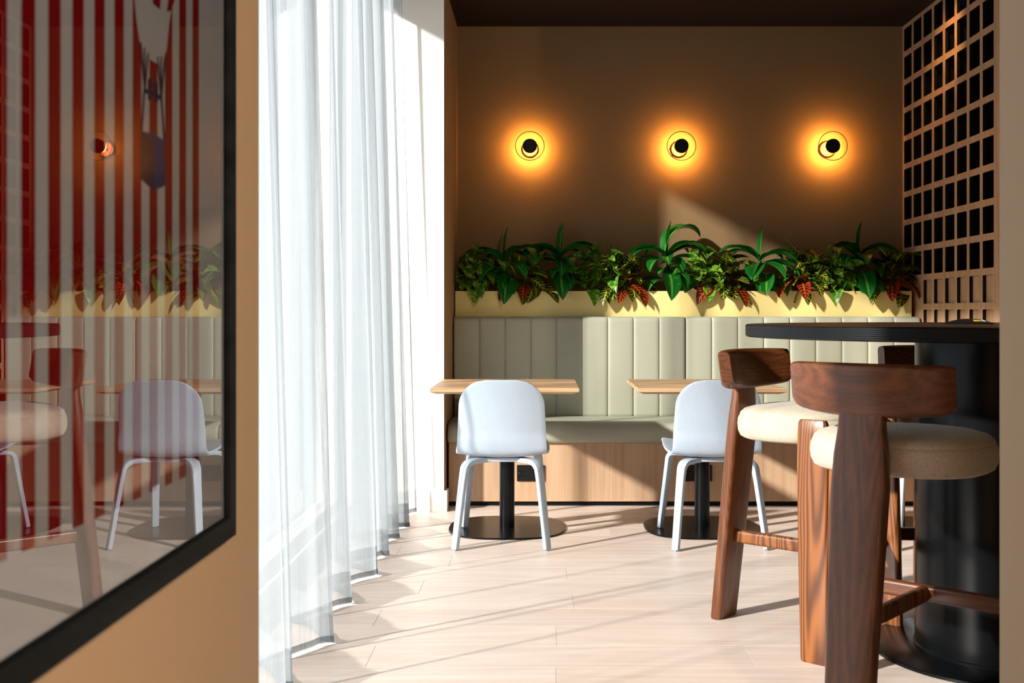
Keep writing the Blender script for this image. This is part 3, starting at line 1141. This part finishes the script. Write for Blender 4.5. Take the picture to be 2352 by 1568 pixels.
# ------------------------------------------------------------------ bar stools
def make_stool():
    o = empty('bar_stool')
    # rear leg: lens-shaped board leaning in to the back
    mb = MB()
    rings = []
    K = [(0.0, -.282, .122, .040), (.008, -.281, .128, .044), (.25, -.254, .136, .046), (.5, -.226, .148, .046), (.66, -.208, .154, .044),
         (.74, -.202, .146, .040), (.80, -.198, .130, .034), (.865, -.195, .122, .026)]
    for z, y, w, th in K:
        rings.append([(a, y + c, z) for a, c in rrect(w, th, th * 0.36, 4)])
    mb.loft(rings)
    build(mb, 'rear_leg', M_walnut, o, 50)
    # backrest: curved board
    mb = MB()
    R, half, n = 0.40, 0.232, 26
    rings = []
    for i in range(n + 1):
        u = -1 + 2 * i / n
        a = u * half / R
        # soften the ends
        e = max(0.0, (abs(u) - 0.88) / 0.12)
        k = math.sqrt(max(0.0, 1 - e * e * 0.55))
        hh, tt = 0.142 * (1 - 0.14 * u * u) * (0.66 + 0.34 * k), 0.044 * (0.45 + 0.55 * k)
        zc = 0.905 + (0.142 - hh) * 0.36
        ring = []
        for c, z in rrect(tt, hh, min(tt, hh) * 0.42, 4):
            rr = R + c
            yy = -.203 + R - rr * math.cos(a)
            ring.append((rr * math.sin(a), yy - 0.16 * (z), zc + z))
        rings.append(ring)
    mb.loft(rings)
    build(mb, 'backrest', M_walnutx, o, 55)
    # front legs
    for s in (-1, 1):
        mb = MB()
        rings = []
        for z, x, y, w, th in ((0, .268, .225, .098, .034), (.008, .268, .225, .104, .038), (.30, .264, .218, .108, .040), (.62, .259, .211, .110, .038),
                               (.72, .257, .208, .104, .034), (.755, .256, .207, .098, .030), (.765, .256, .207, .088, .022)):
            rings.append([(s * x + c, y + a, z) for a, c in rrect(w, th, min(th * 0.34, .013), 4)])
        mb.loft(rings)
        build(mb, 'front_leg', M_amber, o, 50)
    mb = MB()
    sweep(mb, [Vector((-.25, .215, .300)), Vector((0, .215, .300)), Vector((.25, .215, .300))], (0.030, 0.046), Vector((0, 1, 0)), 0.010, 4)
    build(mb, 'front_stretcher', M_walnutx, o, 45)
    mb = MB()
    sweep(mb, [Vector((0, -.225, .300)), Vector((0, 0, .300)), Vector((0, .203, .300))], (0.030, 0.046), Vector((1, 0, 0)), 0.010, 4)
    build(mb, 'rear_stretcher', M_amber, o, 45)
    # seat cushion: round, domed
    mb = MB()
    prof = [(.0, .676), (.80, .676), (.90, .678), (.96, .686), (.99, .702), (1.0, .724), (.992, .744), (.972, .7545), (.965, .7555), (.968, .7565), (.955, .765), (.90, .776), (.75, .786), (.4, .793), (.0, .795)]
    nn = 64
    rings = []
    for q, z in prof:
        ring = []
        for i in range(nn):
            a = 2 * math.pi * i / nn
            ca, sa = math.cos(a), math.sin(a)
            e = 2 / 2.35
            rx, ry = 0.245, 0.222
            ring.append((max(q, .002) * rx * math.copysign(abs(ca) ** e, ca), 0.055 + max(q, .002) * ry * math.copysign(abs(sa) ** e, sa), z))
        rings.append(ring)
    mb.loft(rings)
    build(mb, 'seat_cushion', M_fabric, o, 60)
    for (x, y) in ((0, -.280), (.268, .225), (-.268, .225)):
        pass
    return o


st = make_stool()
slabels = ['walnut bar stool seen side-on, nearest the cafe tables', 'walnut bar stool in front with its curved backrest to the viewer', 'walnut bar stool behind the black table column']
for i, (fx, fy, a) in enumerate(((0.66, 4.00, -41.0), (0.775, 2.79, 48.6), (1.575, 4.47, -96.0))):
    o = st if i == 0 else copy_tree(st)
    ca, sa = math.cos(math.radians(a)), math.sin(math.radians(a))
    o.location = (fx + 0.28 * ca, fy + 0.28 * sa, 0)
    o.rotation_euler = (0, 0, math.radians(a - 90))
    tag(o, slabels[i], 'bar stool', 'bar stools around the black table')

# ------------------------------------------------------------------ framed print on the partition
AX = -0.4915   # print plane


def zat(px): return 0.4915 * F_PX / (VPX - px)


FY0, FY1, FZ0, FZ1 = 0.35, 1.722, 0.7595, 1.95
FW = 0.033
PR = empty('framed_print', (PX, (FY0 + FY1) / 2, FZ0))
tag(PR, 'black-framed striped red and white print under glass on tan wall', 'framed print')
py_, pz_ = PR.location.y, PR.location.z


def pr(mb, name, mat, parent=PR, smooth=None):
    mb.v = [(x - PX, y - py_, z - pz_) for x, y, z in mb.v]
    return build(mb, name, mat, parent, smooth)


xa, xb = PX + 0.0005, -0.481
pr(MB().rbox(xa, xb, FY0, FY0 + FW, FZ0, FZ1, .0012, 1), 'frame_bar', M_frame)
pr(MB().rbox(xa, xb, FY1 - FW, FY1, FZ0, FZ1, .0012, 1), 'frame_bar', M_frame)
pr(MB().rbox(xa, xb, FY0 + FW, FY1 - FW, FZ0, FZ0 + FW, .0012, 1), 'frame_bar', M_frame)
pr(MB().rbox(xa, xb, FY0 + FW, FY1 - FW, FZ1 - FW, FZ1, .0012, 1), 'frame_bar', M_frame)
ia, ib, ja, jb = FY0 + FW, FY1 - FW, FZ0 + FW, FZ1 - FW
sheet = pr(MB().box(xa, AX, ia, ib, ja, jb), 'paper_sheet', M_paper)
ZS = 0.883
k = -12
me = MB().box(0, 0.0003, 0, 0.0278, ZS - pz_, jb - pz_ - 0.06).mesh('red_stripe')
while True:
    y = 1.0339 + 0.0561 * k
    if y > 1.56: break
    if y > ia + 0.09:
        link('red_stripe', me, M_red, sheet, (AX - PX, y - py_, 0))
    k += 1


def art(poly, name, mat, dx):
    pts = []
    for px, py in poly:
        z_ = zat(px)
        pts.append((z_, CAM_H - (py - VPY) * z_ / F_PX))
    mb = MB()
    n = len(pts)
    mb.prism(pts, AX + 0.0001, AX + dx, 'x')
    return pr(mb, name, mat, sheet)


def line(p, q, w):
    dx, dy = q[0] - p[0], q[1] - p[1]
    l = math.hypot(dx, dy)
    nx, ny = -dy / l * w / 2, dx / l * w / 2
    return [(p[0] + nx, p[1] + ny), (q[0] + nx, q[1] + ny), (q[0] - nx, q[1] - ny), (p[0] - nx, p[1] - ny)]


zz = 0.3188
art([(308 - 6, -140), (308.6, 0), (313, 48), (320, 95), (324, 108), (333, 124), (346, 137.5), (361, 147), (371, 136), (381.5, 118), (386, 70), (392, 26), (397, 8), (402, -140)], 'balloon_shape', M_paper, 0.0005)
art([(1095 * zz, -40), (1098 * zz, 26 * zz), (1150 * zz, 70 * zz), (1162 * zz, -40)], 'red_patch', M_red, 0.0007)
art([(1200 * zz, 84 * zz), (1228 * zz, 78 * zz), (1252 * zz, 10 * zz), (1258 * zz, -40), (1222 * zz, -40)], 'red_patch', M_red, 0.0007)
for p, q in (((1040, 640), (1010, 305)), ((1040, 640), (1038, 340)), ((1042, 640), (1065, 378)), ((1158, 700), (1132, 405)), ((1159, 700), (1158, 405)), ((1161, 700), (1186, 410))):
    art(line((p[0] * zz, p[1] * zz), (q[0] * zz, q[1] * zz), 2.8), 'rope', M_navy2, 0.0008)
for p, q in (((1038, 640), (1018, 948)), ((1160, 700), (1181, 1016))):
    art(line((p[0] * zz, p[1] * zz), (q[0] * zz, q[1] * zz), 3.6), 'rope', M_navy, 0.0008)
art([(1038 * zz, 634 * zz), (1162 * zz, 690 * zz), (1162 * zz, 724 * zz), (1038 * zz, 668 * zz)], 'burner_bar', M_navy, 0.0009)
for cx, a, c in ((1077, 562, 722), (1122, 588, 746)):
    pts = []
    for i in range(9):
        q = math.pi * i / 8
        pts.append(((cx - 12 * math.cos(q)) * zz, (a + 12 - 12 * math.sin(q)) * zz))
    for i in range(9):
        q = math.pi * i / 8
        pts.append(((cx + 12 * math.cos(q)) * zz, (c - 12 + 12 * math.sin(q)) * zz))
    art(pts, 'burner_tube', M_navy, 0.0009)
art([(1014 * zz, 945 * zz), (1105 * zz, 962 * zz), (1184 * zz, 1016 * zz), (1105 * zz, 1002 * zz)], 'basket_rim', M_blueprint, 0.0009)
art([(1014 * zz, 945 * zz), (1105 * zz, 1002 * zz), (1105 * zz, 1372 * zz), (1008 * zz, 1284 * zz)], 'basket_side', M_navy2, 0.0009)
art([(1105 * zz, 1000 * zz), (1184 * zz, 1016 * zz), (1188 * zz, 1336 * zz), (1105 * zz, 1372 * zz)], 'basket_side', M_blueprint, 0.0009)
mb = MB().box(-0.4900, -0.4882, ia, ib, ja, jb)
mb.m = [1] * 6
mb.m[3] = 0
pr(mb, 'glass_pane', [M_pane, M_clear])


# ------------------------------------------------------------------ plants
def leaf_mesh(name, length, width, droop, fold, shape, nl=9, wav=0.0, curl=0.0):
    """leaf along +y from the origin, bending down; u across, v along"""
    vs, fs, uvs = [], [], []
    cols = [-1, -.55, 0, .55, 1]
    y = z = 0.0
    for i in range(nl + 1):
        t = i / nl
        ang = -droop * (t ** 1.25)
        if i:
            y += length / nl * math.cos(ang)
            z += length / nl * math.sin(ang)
        if shape == 'strap':
            w = (0.30 + 0.70 * min(1, t / 0.35)) if t < 0.35 else 1.0
            w *= (max(0.0, 1 - ((t - 0.5) / 0.5) ** 2.3) if t > 0.5 else 1)
        elif shape == 'oval':
            w = math.sin(math.pi * min(1, t ** 0.85 * 0.97 + 0.03)) ** 0.75
            if t < 0.12: w = 0.10 + t * 2.2
        else:   # heart
            w = (1.0 - t) ** 0.8 * 1.25 * (0.62 + min(1, t / 0.16) * 0.38) if t > 0.0 else 0.5
            w = min(w, 1.0)
        w = max(w, 0.015) * width / 2
        nx, nz = -math.sin(ang), math.cos(ang)
        for c in cols:
            lift = fold * abs(c) * w + wav * w * math.sin(t * 9 + (2 if c > 0 else 0)) * abs(c)
            vs.append((c * w, y + nx * lift, z + nz * lift))
            uvs.append(((c + 1) / 2, t))
    n = len(cols)
    for i in range(nl):
        for k_ in range(n - 1):
            fs.append((i * n + k_, i * n + k_ + 1, (i + 1) * n + k_ + 1, (i + 1) * n + k_))
    me = bpy.data.meshes.new(name)
    me.from_pydata(vs, [], fs)
    ul = me.uv_layers.new(name='UVMap')
    for p in me.polygons:
        p.use_smooth = True
        for li in p.loop_indices:
            ul.data[li].uv = uvs[me.loops[li].vertex_index]
    return me


D2R = math.radians
DR = {}
for nm, l, w, d in (('up', .20, .058, 5), ('up_tall', .27, .105, 150), ('arch', .31, .088, 118), ('arch2', .28, .094, 95), ('low', .26, .092, 80), ('hang', .25, .100, 60)):
    me = leaf_mesh('leaf', l, w, D2R(d), 0.38, 'strap', 12, 0.05)
    me.materials.append(M_drac)
    DR[nm] = me
CR = []
for l, w, d in ((.17, .086, 25), (.19, .092, 55), (.16, .080, 75)):
    a = leaf_mesh('leaf', l, w, D2R(d), 0.25, 'oval', 10, 0.06)
    a.materials.append(M_crog)
    c = leaf_mesh('leaf', l, w, D2R(d), 0.25, 'oval', 10, 0.06)
    c.materials.append(M_cror)
    CR.append((a, c))
PO = []
for l, w, d in ((.080, .066, 35), (.096, .076, 50), (.066, .054, 20)):
    a = leaf_mesh('leaf', l, w, D2R(d), 0.3, 'heart', 8, 0.05)
    a.materials.append(M_poth)
    PO.append(a)


def put_leaf(me, parent, pos, az, el, roll=0.0, scale=1.0):
    """az: 0 = +x, 90 = +y (towards wall), -90 = towards the room"""
    o = link('leaf', me, None, parent)
    a, e = D2R(az), D2R(el)
    fwd = Vector((math.cos(a) * math.cos(e), math.sin(a) * math.cos(e), math.sin(e)))
    right = Vector((math.sin(a), -math.cos(a), 0))
    up = right.cross(fwd)
    Rm = Matrix((right, fwd, up)).transposed().to_4x4()
    o.matrix_local = Matrix.Translation(pos) @ Rm @ Matrix.Rotation(D2R(roll), 4, 'Y') @ Matrix.Scale(scale, 4)
    return o


SOIL = 1.205
YPL = 6.89


def px2x(px): return (px - VPX) / 367.0


def stem_mesh(pts, r0, r1):
    path = catmull(pts, 5)
    n = len(path)
    mb = MB()
    rings = []
    for i, p in enumerate(path):
        r = r0 + (r1 - r0) * i / (n - 1)
        t = (path[min(i + 1, n - 1)] - path[max(i - 1, 0)]).normalized()
        s1 = t.cross(Vector((0.3, 1, 0.1))).normalized()
        s2 = t.cross(s1)
        rings.append([tuple(p + s1 * r * math.cos(q) + s2 * r * math.sin(q)) for q in [2 * math.pi * h / 6 for h in range(6)]])
    mb.loft(rings)
    return mb


def dracaena(px, label, h, seed, tall=False):
    r = random.Random(seed)
    o = empty('dracaena_plant', (px2x(px), YPL - 0.02, SOIL))
    tag(o, label, 'plant', 'dracaenas in the planter')
    build(stem_mesh([(0, 0, 0), (.004, -.003, h * .5), (0, 0, h)], .012, .009), 'stem', M_stem, o, 60)
    top = Vector((0, 0, h))
    put_leaf(DR['up'], o, top, r.uniform(-30, 30), 86, r.uniform(-60, 60), 1.0)
    if tall:
        put_leaf(DR['up_tall'], o, top + Vector((-.015, -.01, .0)), 55, 100, -35, 1.25)
        put_leaf(DR['arch2'], o, top, 14, 52, 0, 0.95)
    for az in (-172 + r.uniform(-14, 14), -10 + r.uniform(-14, 14), -148 + r.uniform(-10, 10), -36 + r.uniform(-10, 10)):
        put_leaf(DR[r.choice(['arch', 'arch2'])], o, top - Vector((0, 0, .01)), az, r.uniform(40, 60), r.uniform(-15, 15), r.uniform(.85, 1.05))
    for az in (35 + r.uniform(-10, 10), 150 + r.uniform(-10, 10)):
        put_leaf(DR['arch'], o, top - Vector((0, 0, .012)), az, r.uniform(58, 70), r.uniform(-15, 15), .62)
    for az in (-95 + r.uniform(-12, 12), -65 + r.uniform(-8, 8), -128 + r.uniform(-10, 10), -178 + r.uniform(-8, 8), 2 + r.uniform(-8, 8)):
        put_leaf(DR['low'], o, top - Vector((0, 0, .035)), az, r.uniform(12, 34), r.uniform(-15, 15), r.uniform(.85, 1.05))
    for k_ in range(6):
        put_leaf(DR['low'], o, Vector((r.uniform(-.02, .02), -.02, h * r.uniform(.2, .6))), -90 + (k_ - 2.5) * 38 + r.uniform(-12, 12), r.uniform(14, 48), r.uniform(-20, 20), r.uniform(.6, .85))
    # leaves hanging over the front edge
    put_leaf(DR['hang'], o, Vector((r.uniform(-.03, .03), -.05, h * .62)), -92 + r.uniform(-10, 10), r.uniform(-22, -8), r.uniform(-10, 10), r.uniform(.8, 1.1))
    put_leaf(DR['hang'], o, Vector((r.uniform(.02, .05), -.045, h * .5)), -60 + r.uniform(-24, 14), r.uniform(-10, 6), r.uniform(-10, 10), .72)
    o.scale = (1.12, 1.0, 1.12)
    return o


def croton(px, label, seed, tall=0.0):
    r = random.Random(seed)
    o = empty('croton_plant', (px2x(px), YPL - 0.03, SOIL))
    tag(o, label, 'plant', 'crotons in the planter')
    mb = MB()
    for k_ in range(3):
        dx = (k_ - 1) * .045
        s2 = stem_mesh([(dx * .5, 0, 0), (dx * .8, .0, .06), (dx, -.005, .13 + tall)], .006, .004)
        mb.add(s2.v, s2.f)
    build(mb, 'stem', M_stem, o, 60)
    n = 26
    for i in range(n):
        t = i / (n - 1)
        dx = ((i % 3) - 1) * .045
        z = 0.045 + (0.095 + tall) * t
        az = (i * 137.5 + r.uniform(-15, 15)) % 360
        if 15 < az < 165 and r.random() < 0.6: az = -az
        el = -12 + 66 * t + r.uniform(-12, 12)
        sc = r.uniform(.85, 1.1) * (0.6 if 15 < az < 165 else 1)
        put_leaf(CR[r.randrange(3)][0], o, Vector((dx, r.uniform(-.02, .005), z)), az, el, r.uniform(-30, 30), sc)
    # red-tipped leaves over the rim
    off = r.uniform(-.02, .02)
    for k_, x_ in enumerate((-.085, -.01, .075)):
        put_leaf(CR[1][1 if (k_ + seed) % 3 else 0], o, Vector((x_ * .6 + off, -.05, .055 + r.uniform(0, .03))), -90 + x_ * 420 + r.uniform(-15, 15), r.uniform(-22, -2), r.uniform(-25, 25), r.uniform(.75, .95))
    put_leaf(CR[0][1], o, Vector((.03 + off, -.04, .08)), -90 + r.uniform(-60, 60), r.uniform(0, 20), r.uniform(-25, 25), .85)
    o.scale = (1.12, 1.0, 1.22)
    return o


def pothos(px, label, seed, n=60, xmin=-1.0):
    r = random.Random(seed)
    o = empty('pothos_plant', (px2x(px), YPL - 0.03, SOIL))
    tag(o, label, 'plant', 'pothos plants in the planter')
    mb = MB()
    for k_ in range(7):
        a = r.uniform(0, 6.28)
        e = Vector((math.cos(a) * .09, math.sin(a) * .05 - .03, r.uniform(.10, .24)))
        s2 = stem_mesh([(0, 0, 0), tuple(e * .5 + Vector((0, 0, .04))), tuple(e)], .0035, .002)
        mb.add(s2.v, s2.f)
    build(mb, 'stems', M_stem, o, 60)
    for i in range(n):
        a = r.uniform(-180, 180)
        rad = math.sqrt(r.random())
        x = math.cos(D2R(a)) * rad * .135
        x = max(x, xmin)
        y = -.03 + math.sin(D2R(a)) * rad * .075
        z = 0.03 + (1 - rad * rad * .5) * r.uniform(.03, .24)
        az = a if y < 0 else -a * .6 - 40
        az = -90 + r.uniform(-85, 85) if r.random() < .75 else az
        if x < xmin + .06: az = -90 + r.uniform(-20, 70)
        put_leaf(PO[r.randrange(3)], o, Vector((x, y, z)), az, r.uniform(-40, 35), r.uniform(-35, 35), r.uniform(.85, 1.2))
    put_leaf(PO[1], o, Vector((r.uniform(-.06, .06), -.09, r.uniform(.02, .05))), -90 + r.uniform(-30, 30), -40, 0, 1.0)
    o.scale = (1.12, 1.0, 1.22)
    return o


pothos(1084, 'yellow-green pothos at the curtain end of the planter', 21, 64, -.05)
dracaena(1158, 'dark green dracaena nearest the curtain in the planter', .195, 3)
croton(1205, 'croton with a red hanging leaf right under the first lamp', 31)
dracaena(1285, 'dracaena with a thin upright leaf right of the first lamp', .22, 5)
pothos(1378, 'bushy yellow-green pothos between the first and second lamps', 22)
croton(1432, 'croton with red tips hanging left of the tallest dracaena', 33)
dracaena(1533, 'tallest dracaena with a folded-over top leaf under the middle lamp', .225, 9, True)
pothos(1606, 'yellow-green pothos right of the tallest dracaena', 23)
croton(1668, 'croton with long red tips just right of the middle lamp', 35)
dracaena(1745, 'bright green dracaena with a glossy leaf hanging over the planter', .205, 12)
croton(1842, 'croton with an upright yellow-veined leaf left of the third lamp', 37, .05)
pothos(1908, 'yellow-green pothos directly under the third lamp', 24)
dracaena(1972, 'wide arching dracaena nearest the lattice screen', .225, 15)
croton(2050, 'croton with red leaves at the lattice screen end of the planter', 39, .03)
